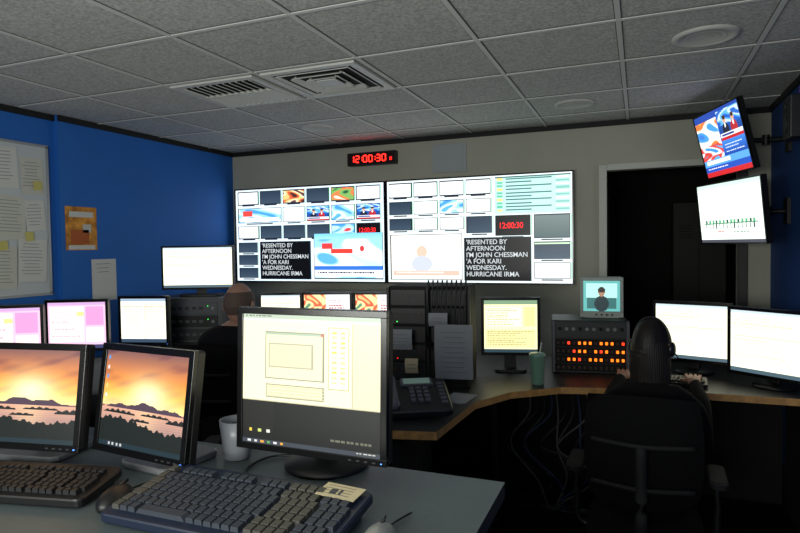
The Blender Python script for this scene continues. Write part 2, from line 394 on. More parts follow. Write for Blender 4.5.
def ui(kind,nx=84,ny=64):
    W=(255,250,232)
    if kind=='main':
        im=Img(150,124,(250,246,206))
        im.r(0,0,1,0.03,(186,202,180)); im.text(0.02,0.005,0.3,0.028,1,(90,100,90)); im.r(0,0.03,1,0.045,(240,240,222))
        im.frame(0.17,0.13,0.61,0.49,(240,234,196),(150,150,124)); im.r(0.172,0.135,0.608,0.155,(176,196,170)); im.r(0.59,0.138,0.605,0.152,(210,110,90))
        im.frame(0.20,0.22,0.53,0.40,(222,218,184),(180,176,144))
        im.frame(0.18,0.53,0.61,0.64,(240,234,192),(160,158,130))
        for q in range(4): im.r(0.18,0.55+q*0.023,0.61,0.555+q*0.023,(214,208,168))
        im.frame(0.64,0.08,0.79,0.54,(255,252,216),(190,186,140))
        for q in range(11):
            for w in range(2): im.r(0.665+w*0.06,0.11+q*0.037,0.70+w*0.06,0.125+q*0.037,random.choice([(236,210,90),(206,200,130),(214,218,150),(240,230,160)]))
        im.r(0.81,0.045,1,0.66,(236,230,188)); im.r(0.805,0.045,0.81,0.66,(190,186,146)); im.r(0,0.66,1,0.672,(200,196,160))
        im.r(0.0,0.672,1,0.965,(18,20,17)); im.r(0.0,0.672,0.24,0.90,(27,28,22))
        im.r(0,0.965,1,1,(60,66,74))
        for q in range(6): im.r(0.04+q*0.05,0.972,0.065+q*0.05,0.992,random.choice([(240,170,60),(220,220,220),(90,170,90)]))
        for q in range(3): im.r(0.05+q*.07,0.885,0.075+q*.07,0.915,[(230,200,70),(200,210,120),(220,220,210)][q])
        im.text(0.66,0.90,0.95,0.93,1,(110,110,92)); im.text(0.84,0.975,0.98,0.99,1,(200,200,190))
        return im
    im=Img(nx,ny,W)
    if kind=='pink':
        im=Img(nx,ny,(240,190,214)); im.r(0,0,1,0.06,(200,160,206)); im.r(0.03,0.1,0.62,0.86,(253,240,234)); im.text(0.06,0.14,0.6,0.82,13,(214,170,184)); im.r(0.66,0.1,0.96,0.5,(214,150,200)); im.r(0.66,0.54,0.96,0.86,(250,230,228)); im.r(0,0.92,1,1,(60,60,100)); im.r(0.5,0.2,0.62,0.3,(240,212,140))
    elif kind=='table':
        im=Img(nx,ny,(255,250,230)); im.r(0,0,1,0.07,(150,170,190)); im.text(0.04,0.12,0.5,0.9,16,(160,166,156)); im.text(0.55,0.12,0.96,0.9,16,(204,164,146))
        im.r(0.52,0.08,0.53,0.92,(150,150,150)); im.r(0,0.92,1,1,(50,70,90))
    elif kind=='list':
        im=Img(nx,ny,(250,240,186)); im.r(0,0,1,0.08,(120,150,120)); im.r(0.04,0.12,0.7,0.5,(255,252,210)); im.text(0.06,0.14,0.68,0.48,8,(170,160,110)); im.r(0.04,0.56,0.96,0.9,(236,226,160)); im.text(0.06,0.58,0.94,0.88,7,(160,150,100)); im.r(0.75,0.12,0.96,0.5,(220,210,150)); im.r(0,0.93,1,1,(40,60,70))
    elif kind=='bright':
        im=Img(nx,ny,(255,252,220)); im.r(0,0,1,0.05,(190,205,210)); im.text(0.03,0.1,0.97,0.3,4,(220,216,176)); im.r(0.05,0.4,0.95,0.41,(206,202,166)); im.text(0.05,0.45,0.8,0.9,9,(228,224,186)); im.r(0,0.94,1,1,(70,90,100))
    elif kind=='colorful':
        im=Img(nx,ny,(230,224,210)); im.blend(0,0,0.48,0.5,[(240,190,120),(210,90,60),(252,226,160),(90,140,110)],3,2); im.r(0.5,0,1,0.5,(240,240,244)); im.text(0.55,0.06,0.95,0.45,6,(170,70,60)); im.r(0,0.5,1,1,(180,200,214)); im.text(0.05,0.55,0.95,0.9,7,(70,90,120))
    elif kind=='teal':
        im=Img(40,34,(90,170,166)); im.r(0.08,0.08,0.92,0.55,(170,224,216)); im.r(0.1,0.55,0.9,0.92,(46,100,100)); im.disc(0.5,0.75,0.2,0.25,(20,40,46)); im.disc(0.5,0.38,0.09,0.14,(160,120,96)); im.disc(0.5,0.30,0.10,0.09,(30,26,24))
    return im

ZD=1.02
b=B()
b.prism([(-2.35,0.42),(-0.285,0.42),(-0.285,1.335),(-2.35,1.335)],ZD-0.035,ZD,DESK,mat('counter_edge',(40,42,44),0.6))
b.box((-0.34,0.9,(ZD-0.035)/2),(0.03,0.8,ZD-0.035),BLKM); b.box((-2.3,0.9,(ZD-0.035)/2),(0.03,0.8,ZD-0.035),BLKM)
b.box((-1.32,1.28,0.55),(1.93,0.02,0.87),BLKM); b.box((-1.32,0.9,0.5),(0.03,0.74,0.97),BLKM)
b.build('control_room_counter',bevel=0.003)

monitor('computer_monitor',-0.722,1.215,ZD+.001,1.243,0.405,0.345,math.radians(-1),ui('main'),1.35,tilt=math.radians(3),bez=0.016,base='round')
monitor('computer_monitor',-1.125,1.11,ZD+.001,1.190,0.325,0.268,math.radians(-6),sunset(seed=1),1.35,tilt=math.radians(9),bez=0.017,base='flat',basemat=SIL)
monitor('computer_monitor',-1.468,1.06,ZD+.001,1.190,0.345,0.268,math.radians(10),sunset(seed=3),1.35,tilt=math.radians(9),bez=0.017,base='flat',basemat=SIL)

def keyboard(name,x,y,z,w,d,yaw,body,keys,rows=6,extra=None):
    b=B(); sl=math.radians(6)
    M=Matrix.Translation((0,0,0.013+d/2*math.sin(sl)))@Matrix.Rotation(sl,4,'X')
    b.rbox((0,0,0),(w,d,0.020),body,r=0.014,M=M)
    pitch=(w-0.03)/23.0
    for r in range(rows):
        yy=d/2-0.03-r*(d-0.05)/rows
        if r>0: yy-=0.006
        xx=-w/2+0.015
        k=0
        while xx<w/2-0.015-pitch*0.5:
            kw=1
            if k==15 or k==19 : xx+=pitch*0.35
            if r==rows-1 and k==3: kw=6
            if r in(2,3,4) and k==0: kw=1.5
            cw=min(kw*pitch-0.0022,w/2-0.012-xx)
            if cw<0.006: break
            if not(r==0 and k in(1,6,11)):
                km=keys if (extra is None or k not in (0,15,16,17,18)) else extra
                b.box((xx+cw/2,yy-0.006,0.0145),(cw,(d-0.05)/rows-0.0025,0.010),km,M=M,taper=0.86)
            xx+=kw*pitch; k+=1 if kw<6 else 6
    for s in(-1,1): b.box((s*w*0.42,d/2-0.02,0.012),(0.03,0.015,0.02),body)
    return b.build(name,(x,y,z),(0,0,yaw))
kbb=mat('keyboard_navy',(22,34,56),0.5); kbk=mat('keycap_slate',(46,53,64),0.6)
kb=keyboard('computer_keyboard',-0.745,0.972,ZD,0.50,0.225,math.radians(0),kbb,kbk,7,mat('keycap_tan',(70,69,64),0.6))
b=B(); b.box((0,0,0),(0.09,0.05,0.001),mat('cream_card',(200,186,150),0.8))
for k in range(4): b.box((-0.005,0.016-k*0.010,0.0008),(0.065,0.0012,0.0004),mat('ink_grey',(110,104,90),0.8))
b.build('note_card',(0.19,0.078,0.052),(math.radians(6),0,-0.1),parent=kb)
keyboard('computer_keyboard',-1.30,0.92,ZD,0.42,0.15,math.radians(12),BLK,mat('keycap_black',(24,24,27),0.5),6)
def mouse(x,y,z,yaw,m,cable):
    b=B()
    b.ell((0,0,0.012),(0.030,0.055,0.026),m,n=20,k=10)
    b.box((0,0.03,0.034),(0.006,0.016,0.006),DGR); b.box((0,0.028,0.0335),(0.0012,0.05,0.006),BLKM)
    b.tube([(0,0.05,0.012),(0.01,0.10,0.005),(0.03,0.14,0.005)],0.002,cable)
    o=b.build('computer_mouse',(x,y,z+0.0),(0,0,yaw))
    for v in o.data.vertices:
        if v.co.z<0.0005: v.co.z=0.0005
    return o
mouse(-1.035,0.94,ZD,0.3,BLK,BLK); mouse(-0.435,0.965,ZD,0.15,mat('mouse_grey',(130,132,130),0.4),BLK)

cm=mat('mug_ceramic',(138,142,150),0.35)
b=B(); b.lathe([(0.001,0.0),(0.030,0.0),(0.034,0.004),(0.038,0.05),(0.043,0.100),(0.040,0.100),(0.035,0.05),(0.030,0.010),(0.001,0.008)],cm,n=32)
b.tube([(0.036,0,0.08),(0.062,0,0.082),(0.07,0,0.05),(0.058,0,0.022),(0.034,0,0.025)],0.005,cm)
b.build('coffee_mug',(-0.967,1.265,ZD),(0,0,2.4))
b=B()
b.tube([(-0.80,1.325,ZD+0.004),(-0.88,1.29,ZD+0.004),(-0.89,1.20,ZD+0.004),(-0.84,1.13,ZD+0.004)],0.003,BLK)
b.build('monitor_cable')

# ---------------------------------------------------------------- video wall
NX,NY=300,168
imL=Img(NX,NY,(214,232,242)); imR=Img(NX,NY,(222,236,238))
FR=(14,18,26)
def thumb(im,x0,y0,x1,y1,kind,seed=0,lab=True):
    im.frame(x0,y0,x1,y1,(40,52,68),FR)
    e=1.3/im.nx; a,b_,c,d=x0+e,y0+1.3/im.ny,x1-e,y1-1.3/im.ny
    if kind=='dark': im.grad(a,b_,c,d,(40,54,70),(56,72,88))
    elif kind=='black': im.r(a,b_,c,d,(6,6,8))
    elif kind=='white': im.r(a,b_,c,d,(246,250,250)); im.text(a+.01,b_+.01,c-.01,d-.01,4,(224,232,234))
    elif kind=='news': im.newsroom(a,b_,c,d,seed)
    elif kind=='fire': im.blend(a,b_,c,d,[(70,40,36),(200,90,50),(240,190,120),(250,230,190),(90,60,60)],2.5,seed)
    elif kind=='green': im.blend(a,b_,c,d,[(40,90,60),(120,170,90),(240,120,70),(230,240,210)],2.5,seed)
    elif kind=='map': im.blend(a,b_,c,d,[(70,150,220),(150,206,240),(236,246,252),(90,170,230)],2.2,seed)
    elif kind=='blue': im.blend(a,b_,c,d,[(30,90,190),(70,150,230),(180,220,245),(220,60,60)],2.2,seed)
    if lab: im.r(x0+(x1-x0)*.2,y1+.004,x0+(x1-x0)*.8,y1+.016,(30,36,50)); im.r(x1+.002,y0,x1+.005,y1,(80,170,120))
cols=[0.015,0.178,0.340,0.502,0.665,0.828,0.99]
def row(im,cs,y0,y1,kinds,w=0.012,s0=0):
    for k,kd in enumerate(kinds):
        if kd: thumb(im,cs[k],y0,cs[k+1]-w,y1,kd,s0+k*1.3)
row(imL,cols,0.02,0.165,['white','dark','fire','dark','green','white'])
thumb(imL,0.015,0.20,0.328,0.365,'map',2.0); imL.r(0.03,0.31,0.31,0.35,(236,242,250)); imL.r(0.05,0.23,0.12,0.29,(220,70,60))
row(imL,cols,0.20,0.365,[None,None,'white','news','map','news'],s0=3)
row(imL,cols,0.40,0.54,['white','dark','dark','dark','blue','black'],s0=5)
for k in range(3): thumb(imL,0.015,0.575+k*0.14,0.155,0.69+k*0.14,'dark')
imL.frame(0.17,0.57,0.525,0.98,(5,5,7),(30,50,70))
thumb(imL,0.545,0.50,0.99,0.975,'map',1.1,False); imL.grad(0.55,0.5,0.985,0.56,(120,196,240),(150,210,242)); imL.r(0.60,0.60,0.67,0.66,(230,60,60)); imL.r(0.66,0.66,0.80,0.71,(240,60,50)); imL.disc(0.86,0.66,0.05,0.09,(240,248,252)); imL.disc(0.86,0.66,0.015,0.03,(200,60,60)); imL.r(0.55,0.84,0.985,0.88,(50,110,200)); imL.r(0.55,0.88,0.985,0.945,(250,250,255)); imL.text(0.57,0.885,0.95,0.94,1,(60,60,80))
c2=[0.01,0.157,0.305,0.452,0.60]
row(imR,c2,0.02,0.165,['white','white','white','white'])
row(imR,c2,0.20,0.335,['dark','white','map','white'],s0=2)
imR.r(0.61,0.01,0.995,0.355,(176,222,210))
for k in range(10): imR.r(0.665,0.03+k*0.032,0.80 if k%2 else 0.9,0.042+k*0.032,(60,104,112)); imR.r(0.62,0.025+k*0.032,0.65,0.045+k*0.032,(90,180,150) if k%3 else (230,200,120)); imR.r(0.92,0.025+k*.032,0.985,0.045+k*.032,(120,180,170) if k%2 else (206,236,226))
imR.r(0.61,0.01,0.995,0.025,(40,90,90))
thumb(imR,0.01,0.37,0.145,0.49,'dark'); thumb(imR,0.157,0.37,0.293,0.49,'white'); thumb(imR,0.305,0.37,0.44,0.49,'white')
thumb(imR,0.455,0.37,0.595,0.53,'dark'); thumb(imR,0.61,0.37,0.795,0.56,'black'); thumb(imR,0.81,0.37,0.99,0.59,'dark'); imR.grad(0.815,0.38,0.985,0.58,(100,116,114),(70,88,90))
imR.frame(0.015,0.53,0.43,0.975,(250,244,236),FR); imR.blend(0.03,0.58,0.415,0.88,[(254,248,242),(250,240,230),(246,228,214),(252,246,240)],1.6,4); imR.disc(0.2,0.70,0.03,0.06,(226,186,166)); imR.disc(0.2,0.82,0.06,0.08,(190,196,208)); imR.r(0.03,0.885,0.415,0.935,(232,180,164)); imR.text(0.05,0.89,0.38,0.93,1,(255,250,245))
imR.frame(0.44,0.57,0.797,0.98,(5,5,7),(30,50,60))
thumb(imR,0.81,0.62,0.99,0.78,'dark'); imR.r(0.815,0.63,0.985,0.64,(200,244,190)); thumb(imR,0.81,0.81,0.99,0.96,'white')
def big_display(x0,x1,z0,z1,img,texts):
    w=x1-x0;h=z1-z0
    root=empty('video_wall_display',((x0+x1)/2,YB-0.001,(z0+z1)/2))
    b=B()
    b.rbox((0,-0.055,0),(w,0.04,h),BLK,r=0.006,axis='Y')
    b.box((0,-0.02,0),(w*0.6,0.036,h*0.6),BLKM)
    t=0.012
    b.box((0,-0.079,h/2-t/2),(w,0.01,t),BEZ); b.box((0,-0.079,-h/2+t/2),(w,0.01,t),BEZ)
    b.box((-w/2+t/2,-0.079,0),(t,0.0096,h-2*t),BEZ); b.box((w/2-t/2,-0.079,0),(t,0.0096,h-2*t),BEZ)
    b.build('housing',parent=root)
    W=w-2*t;Hh=h-2*t
    screen_obj('screen_panel',img,W,Hh,1.6,root,(0,-0.077,0))
    for (body,u,v,size,m,sx,sp) in texts:
        text_obj(body,size,m,root,(-W/2+u*W,-0.079,Hh/2-v*Hh),sx=sx,spacing=sp)
TW=emit('caption_white',(220,228,232),1.0); TR=emit('clock_red_small',(255,36,40),2.0)
script_text="'RESENTED BY\nAFTERNOON\nI'M JOHN CHESSMAN\n'A FOR KARI\nWEDNESDAY.\nHURRICANE IRMA"
big_display(-3.655,-2.068,1.235,2.13,imL,[(script_text,0.185,0.635,0.054,TW,1.0,0.98),('12:00:30',0.84,0.495,0.058,TR,0.85,1)])
big_display(-2.058,-0.475,1.235,2.13,imR,[(script_text,0.452,0.635,0.054,TW,1.0,0.98),('12:00:30',0.628,0.49,0.066,TR,0.88,1)])

def seven(b,ch,x,z,w,h,m,M=None):
    S={'0':'abcdef','1':'bc','2':'abged','3':'abgcd','4':'fgbc','5':'afgcd','6':'afgedc','7':'abc','8':'abcdefg','9':'abfgcd'}
    t=w*0.24
    if ch==':':
        b.box((x,0,z+h*0.2),(t,0.003,t),m); b.box((x,0,z-h*0.2),(t,0.003,t),m); return
    for s in S[ch]:
        c={'a':(0,h/2),'g':(0,0),'d':(0,-h/2),'b':(w/2,h/4),'c':(w/2,-h/4),'f':(-w/2,h/4),'e':(-w/2,-h/4)}[s]
        b.box((x+c[0],0,z+c[1]),((w-t*.9,0.003,t) if s in'agd' else (t,0.003,h/2-t*0.5)),m)
root=empty('led_wall_clock',(-2.205,YB-0.03,2.338))
b=B(); b.rbox((0,0,0),(0.47,0.058,0.115),BLK,r=0.008,axis='Y'); b.box((0,-0.030,0),(0.44,0.003,0.09),mat('smoked_lens',(34,6,8),0.2)); b.build('case',parent=root)
b=B(); LR=emit('led_red',(255,34,24),6); x=-0.185
for ch in '12:00:30':
    if ch==':': seven(b,ch,x-0.007,0,0.034,0.056,LR); x+=0.022
    else: seven(b,ch,x,0,0.034,0.056,LR); x+=0.053
b.box((0.190,0,-0.012),(0.022,0.003,0.028),emit('led_red_dim',(220,24,20),2.5))
b.build('digits',(0,-0.033,0),parent=root)

wp_=mat('wall_plate_paint',(168,174,176),0.6)
b=B(); b.rbox((0,0,0),(0.30,0.01,0.24),wp_,r=0.01,axis='Y'); b.rbox((0.05,-0.006,0),(0.14,0.004,0.2),wp_,r=0.006,axis='Y')
b.build('blank_wall_plate',(-1.5,YB-0.006,2.30))

# ---------------------------------------------------------------- left wall notices
b=B()
xb=XL-0.04
bm=mat('board_white',(206,212,214),0.6)
b.box((xb+0.008,2.43,1.77),(0.012,1.0,1.0),bm)
al=mat('board_aluminium',(170,174,178),0.4,0.4)
for (yy,zz,dy,dz) in((2.43,2.27,1.02,0.018),(2.43,1.27,1.02,0.018),(1.93,1.77,0.018,1.0),(2.93,1.77,0.018,1.0)): b.box((xb+0.010,yy,zz),(0.018,dy,dz),al)
papers=[(2.15,2.0,.22,.28),(2.40,2.08,.21,.27),(2.62,2.10,.2,.26),(2.82,2.06,.16,.24),(2.2,1.62,.22,.3),(2.44,1.76,.21,.28),(2.66,1.78,.2,.28),(2.83,1.80,.14,.2),(2.36,1.45,.21,.28),(2.59,1.46,.2,.27),(2.80,1.50,.2,.28),(2.50,1.62,.14,.12)]
for k,(yy,zz,dy,dz) in enumerate(papers):
    a=random.uniform(-.07,.07)
    pm=WHT if k%3 else mat('paper_cream',(212,212,200),0.9)
    b.box((xb+0.016+k*0.0006,yy,zz),(0.0008,dy,dz),pm,rot=(a,0,0))
    for q in range(int(dz/0.022)-2): b.box((xb+0.0167+k*0.0006,yy-0.01,zz+dz/2-0.03-q*0.022),(0.0006,dy*random.uniform(.5,.8),0.0035),mat('print_grey',(132,134,138),0.9),rot=(a,0,0))
for (yy,zz) in((2.85,2.0),(2.60,1.60),(2.78,1.66)): b.box((xb+0.026,yy,zz),(0.001,0.06,0.06),mat('sticky_yellow',(214,204,120),0.9),rot=(0.1,0,0))
b.build('bulletin_board')
b=B(); om=mat('poster_orange',(232,150,60),0.8,var=0.45,scale=14)
b.box((XL+0.002,3.165,1.72),(0.002,0.26,0.31),om); b.box((XL+0.0035,3.165,1.82),(0.001,0.2,0.04),WHT); b.box((XL+0.0035,3.15,1.66),(0.001,0.15,0.10),mat('poster_rust',(190,100,50),0.8)); b.box((XL+0.0035,3.21,1.72),(0.001,0.07,0.06),mat('paper_cream',(216,214,196),0.9)); b.box((XL+0.0035,3.165,1.585),(0.001,0.22,0.03),WHT)
b.build('wall_poster')
b=B(); b.box((XL+0.002,3.35,1.34),(0.001,0.22,0.31),WHT)
for q in range(3): b.box((XL+0.003,3.34,1.46-q*0.03),(0.0006,0.16*random.uniform(.6,1),0.004),MATS['print_grey'])
b.build('wall_notice')

# ---------------------------------------------------------------- rear console (L shape)
ZL=0.78
b=B()
b.prism([(-3.70,1.95),(-2.95,1.95),(-2.95,3.35),(-2.75,3.58),(-1.42,3.58),(-1.42,4.35),(-3.70,4.35)],ZL-0.035,ZL,DKDESK,WOOD)
b.box((-3.6,3.1,0.37),(0.03,2.3,0.745),BLKM); b.box((-2.56,4.3,0.37),(2.2,0.03,0.745),BLKM)
b.box((-3.3,2.0,0.37),(0.7,0.03,0.745),BLKM); b.box((-1.46,3.97,0.37),(0.03,0.7,0.745),BLKM); b.box((-2.9,3.9,0.37),(0.03,0.5,0.745),BLKM)
b.build('rear_console_desk',bevel=0.004)
monitor('computer_monitor',-3.42,2.36,ZL+.001,1.085,0.42,0.33,math.radians(34),ui('pink'),1.5,base='flat')
monitor('computer_monitor',-3.33,2.77,ZL+.001,1.085,0.39,0.33,math.radians(26),ui('pink'),1.5,base='flat')
monitor('computer_monitor',-3.10,3.09,ZL+.001,1.085,0.36,0.33,math.radians(14),ui('table'),1.5,base='flat')
b=B(); rk=mat('rack_grey',(84,86,92),0.5,0.2)
b.rbox((0,0,0.215),(0.46,0.40,0.43),rk,r=0.012)
for k in range(4):
    b.box((0,-0.205,0.07+k*0.095),(0.42,0.012,0.082),rk if k==3 else (DGR if k%2 else BLK))
    for q in range(6): b.box((-0.16+q*0.05,-0.213,0.07+k*0.095),(0.03,0.004,0.02),rk if k<3 else DGR)
    b.cyl((0.18,-0.21,0.07+k*0.095),(0.18,-0.225,0.07+k*0.095),0.012,SIL)
    b.box((0.14,-0.213,0.085+k*0.095),(0.006,0.003,0.006),emit('led_green',(60,255,90),2))
b.build('rack_cabinet',(-3.08,3.62,ZL+.0005),(0,0,math.radians(20)),bevel=0.002)
monitor('computer_monitor',-3.00,3.52,ZL+0.432,1.425,0.53,0.32,math.radians(22),ui('bright'),1.6,base='flat',bez=0.014)
for k,(x,y,kind) in enumerate(((-2.52,3.86,'bright'),(-2.19,3.98,'colorful'),(-1.80,4.06,'colorful'))):
    monitor('computer_monitor',x,y,ZL+.001,1.055,0.385 if k else 0.33,0.33,math.radians(20-4*k),ui(kind),1.5,base='round')

# ---------------------------------------------------------------- right console
ZR=0.80
b=B()
b.prism([(-1.36,2.16),(-0.77,2.30),(-0.74,2.80),(-0.62,3.05),(-0.39,3.24),(0.0,3.33),(0.84,3.35),(0.84,4.15),(-1.36,4.15)],ZR-0.035,ZR,DKDESK,WOOD)
b.box((-0.27,4.08,0.38),(2.1,0.03,0.76),BLKM); b.box((-1.3,3.2,0.38),(0.03,1.7,0.76),BLKM); b.box((-0.95,2.5,0.38),(0.04,0.4,0.76),BLKM); b.box((0.80,3.75,0.38),(0.03,0.6,0.76),BLKM); b.box((-0.75,3.5,0.38),(0.03,0.5,0.76),BLKM)
b.build('operator_console_desk',bevel=0.004)
monitor('computer_monitor',-0.71,3.52,ZR+.001,1.075,0.345,0.345,math.radians(14),ui('list'),1.5,base='flat')
monitor('computer_monitor',0.27,3.77,ZR+.001,1.045,0.42,0.345,math.radians(-18),ui('bright'),1.6,base='round')
monitor('computer_monitor',0.60,3.52,ZR+.001,1.032,0.41,0.36,math.radians(-38),ui('bright'),1.6,base='round')
b=B()
b.rbox((0,0,0.155),(0.43,0.30,0.31),BLK,r=0.01)
b.box((0,-0.155,0.255),(0.41,0.012,0.09),DGR)
for q in range(10): b.cyl((-0.17+q*0.038,-0.16,0.262),(-0.17+q*0.038,-0.176,0.262),0.010,SIL if q%3 else BLKM,n=12)
for r in range(4):
    b.box((0,-0.155,0.035+r*0.048),(0.41,0.012,0.042),BLKM)
    for q in range(13):
        hot=(r>0 and (q*7+r*5)%4!=0 and q>1)
        hm=emit('key_orange',(255,120,24),2.2) if (q+r)%5 else emit('key_red',(255,60,30),1.8)
        b.box((-0.18+q*0.030,-0.163,0.035+r*0.048),(0.014,0.008,0.016),hm if hot else mat('key_dim',(60,34,24),0.5))
for s in(-1,1):
    b.box((s*0.205,-0.165,0.155),(0.016,0.02,0.30),rk)
b.build('intercom_panel',(-0.29,3.78,ZR+.0005),(0,0,math.radians(8)),bevel=0.0015)
root=empty('crt_monitor',(-0.215,3.80,ZR+0.312),math.radians(4))
b=B(); cw=mat('crt_case',(160,168,164),0.5)
b.rbox((0,0,0.125),(0.245,0.06,0.24),cw,r=0.015,axis='Y')
b.raw([(-.1,.03,.02),(.1,.03,.02),(.1,.03,.21),(-.1,.03,.21),(-.06,.16,.04),(.06,.16,.04),(.06,.16,.17),(-.06,.16,.17)],[(0,1,5,4),(1,2,6,5),(2,3,7,6),(3,0,4,7),(4,5,6,7)],cw)
for (cx,cz,dx,dz) in((0,.232,.245,.020),(0,.022,.245,.036),(-.113,.13,.018,.20),(.113,.13,.018,.20)): b.box((cx,-.034,cz),(dx,.012,dz),cw)
b.box((0,0.05,0.004),(0.2,0.18,0.008),cw)
for q in range(4): b.cyl((-0.03+q*0.03,-0.04,0.02),(-0.03+q*0.03,-0.047,0.02),0.006,DGR,n=10)
b.build('cabinet',parent=root,bevel=0.002)
screen_obj('screen_panel',ui('teal'),0.208,0.184,1.4,root,(0,-0.033,0.131))

tm=mat('tumbler_green',(120,160,142),0.3)
b=B(); b.lathe([(0.001,0),(0.030,0),(0.033,0.005),(0.042,0.15),(0.045,0.155),(0.045,0.165),(0.040,0.170),(0.001,0.172)],tm,n=28); b.cyl((0.012,0,0.165),(0.022,0.0,0.23),0.003,WHT,n=8)
b.build('travel_tumbler',(-0.515,3.27,ZR))

# central equipment tower
b=B()
b.rbox((0,0,0.27),(0.44,0.32,0.54),BLKM,r=0.01)
pc=mat('panel_charcoal',(22,23,26),0.5)
for k in range(5):
    b.box((-0.11,-0.163,0.08+k*0.10),(0.19,0.010,0.085),BLK if k%2 else pc)
    b.box((0.11,-0.163,0.08+k*0.10),(0.19,0.010,0.085),BLK)
    for q in range(5): b.box((-0.18+q*0.034,-0.170,0.09+k*0.10),(0.02,0.004,0.012),DGR if q%2 else MATS['key_dim'])
b.box((-0.17,-0.171,0.15),(0.006,0.003,0.006),MATS['led_red_dim']); b.box((-0.17,-0.171,0.35),(0.006,0.003,0.006),MATS['led_green'])
for s in(-.22,0,.22): b.box((s,-0.166,0.27),(0.014,0.016,0.53),pc)
for k in range(9):
    x0=0.0+k*0.025
    b.tube([(x0,-0.15,0.53),(x0+.01,-0.19,0.57),(x0+.005,-0.205,0.45),(x0+random.uniform(-.02,.02),-0.20,0.30),(x0,-0.17,0.2)],0.005,random.choice([BLK,BLK,DGR]),n=6)
b.build('equipment_rack',(-1.08,3.20,ZR+.0005),(0,0,math.radians(8)),bevel=0.002)
def sheet(name,loc,w,h,yaw,lines,m=WHT,rx=0.05):
    b=B(); n=8; vs=[];fs=[]
    for j in range(n+1):
        z=h/2-h*j/n; off=-0.012*math.sin(j/n*math.pi)
        vs+= [(-w/2,off,z),(w/2,off+0.004,z)]
    for j in range(n): fs.append((2*j+2,2*j+3,2*j+1,2*j))
    b.raw(vs,fs,m,True)
    for q in range(lines): 
        j=(q+1.5)/(lines+2); b.box((random.uniform(-.01,.01)*w,-0.012*math.sin(j*math.pi)-0.002+0.002,h/2-h*j),(w*random.uniform(.45,.8),0.0015,0.004),MATS['print_grey'])
    return b.build(name,loc,(rx,0,yaw))
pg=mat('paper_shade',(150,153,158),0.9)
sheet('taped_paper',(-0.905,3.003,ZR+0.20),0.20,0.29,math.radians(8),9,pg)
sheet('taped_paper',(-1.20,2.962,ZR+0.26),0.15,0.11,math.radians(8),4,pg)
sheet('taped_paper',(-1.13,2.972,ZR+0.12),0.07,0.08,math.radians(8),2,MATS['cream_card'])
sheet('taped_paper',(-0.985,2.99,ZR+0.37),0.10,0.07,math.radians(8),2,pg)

# telephone
ph=mat('phone_charcoal',(30,32,37),0.4); phs=mat('phone_grey',(92,96,106),0.4)
b=B(); S12=Matrix.Scale(1.25,4); M=S12@Matrix.Translation((0,0,0.052))@Matrix.Rotation(math.radians(18),4,'X')
b.rbox((0,0,0.0),(0.26,0.22,0.03),ph,r=0.02,M=M); b.box((0,0.06,0.030),(0.2,0.06,0.06),ph,M=S12)
b.rbox((0.02,0.075,0.018),(0.12,0.05,0.012),phs,r=0.006,M=M); b.box((0.02,0.075,0.0255),(0.10,0.035,0.002),emit('phone_lcd',(130,160,150),0.3),M=M)
for r in range(4):
    for c in range(3): b.box((-0.005+c*0.026,0.03-r*0.026,0.02),(0.019,0.017,0.008),phs,M=M,taper=.9)
for r in range(6): b.box((0.105,0.06-r*0.025,0.019),(0.022,0.012,0.007),phs,M=M)
b.rbox((-0.085,0.0,0.036),(0.045,0.19,0.022),phs,r=0.015,M=M); b.ell((-0.085,0.08,0.028),(0.028,0.03,0.02),phs,M=M); b.ell((-0.085,-0.08,0.028),(0.028,0.03,0.02),phs,M=M)
pts=[]
for k in range(60):
    t=k/59; pts.append((-0.10-0.08*math.sin(t*3.1)+0.008*math.cos(k*1.5),-0.10+0.2*t,0.012+0.006*math.sin(k*1.5)))
b.tube(pts,0.0025,BLK,n=6,sub=3,M=S12)
b.build('desk_telephone',(-0.96,2.54,ZR+0.002),(0,0,math.radians(28)))
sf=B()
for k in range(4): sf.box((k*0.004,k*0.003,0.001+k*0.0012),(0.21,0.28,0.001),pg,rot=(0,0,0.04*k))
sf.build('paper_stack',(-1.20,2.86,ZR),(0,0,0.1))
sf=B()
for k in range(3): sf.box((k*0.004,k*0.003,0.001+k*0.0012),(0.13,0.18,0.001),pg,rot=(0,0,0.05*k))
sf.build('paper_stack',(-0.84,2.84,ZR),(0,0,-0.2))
keyboard('computer_keyboard',0.12,3.50,ZR,0.42,0.13,math.radians(-4),BLK,MATS['keycap_black'],6)

# cables under console
b=B(); cg=mat('cable_pale',(78,82,78),0.6)
for k in range(11):
    x=-0.62+k*0.04; m=[cg,BLK,DGR,mat('cable_blue',(34,52,90),0.6)][k%4]
    b.tube([(x,3.55,0.750),(x+.03,3.45,0.6),(x-.05+random.uniform(-.1,.1),3.4,0.42),(x+.08,3.42,0.25+random.uniform(-.1,.1)),(x+random.uniform(-.15,.15),3.5,0.03),(x+.2,3.6,0.012)],0.005,m,n=6)
b.build('cable_bundle')

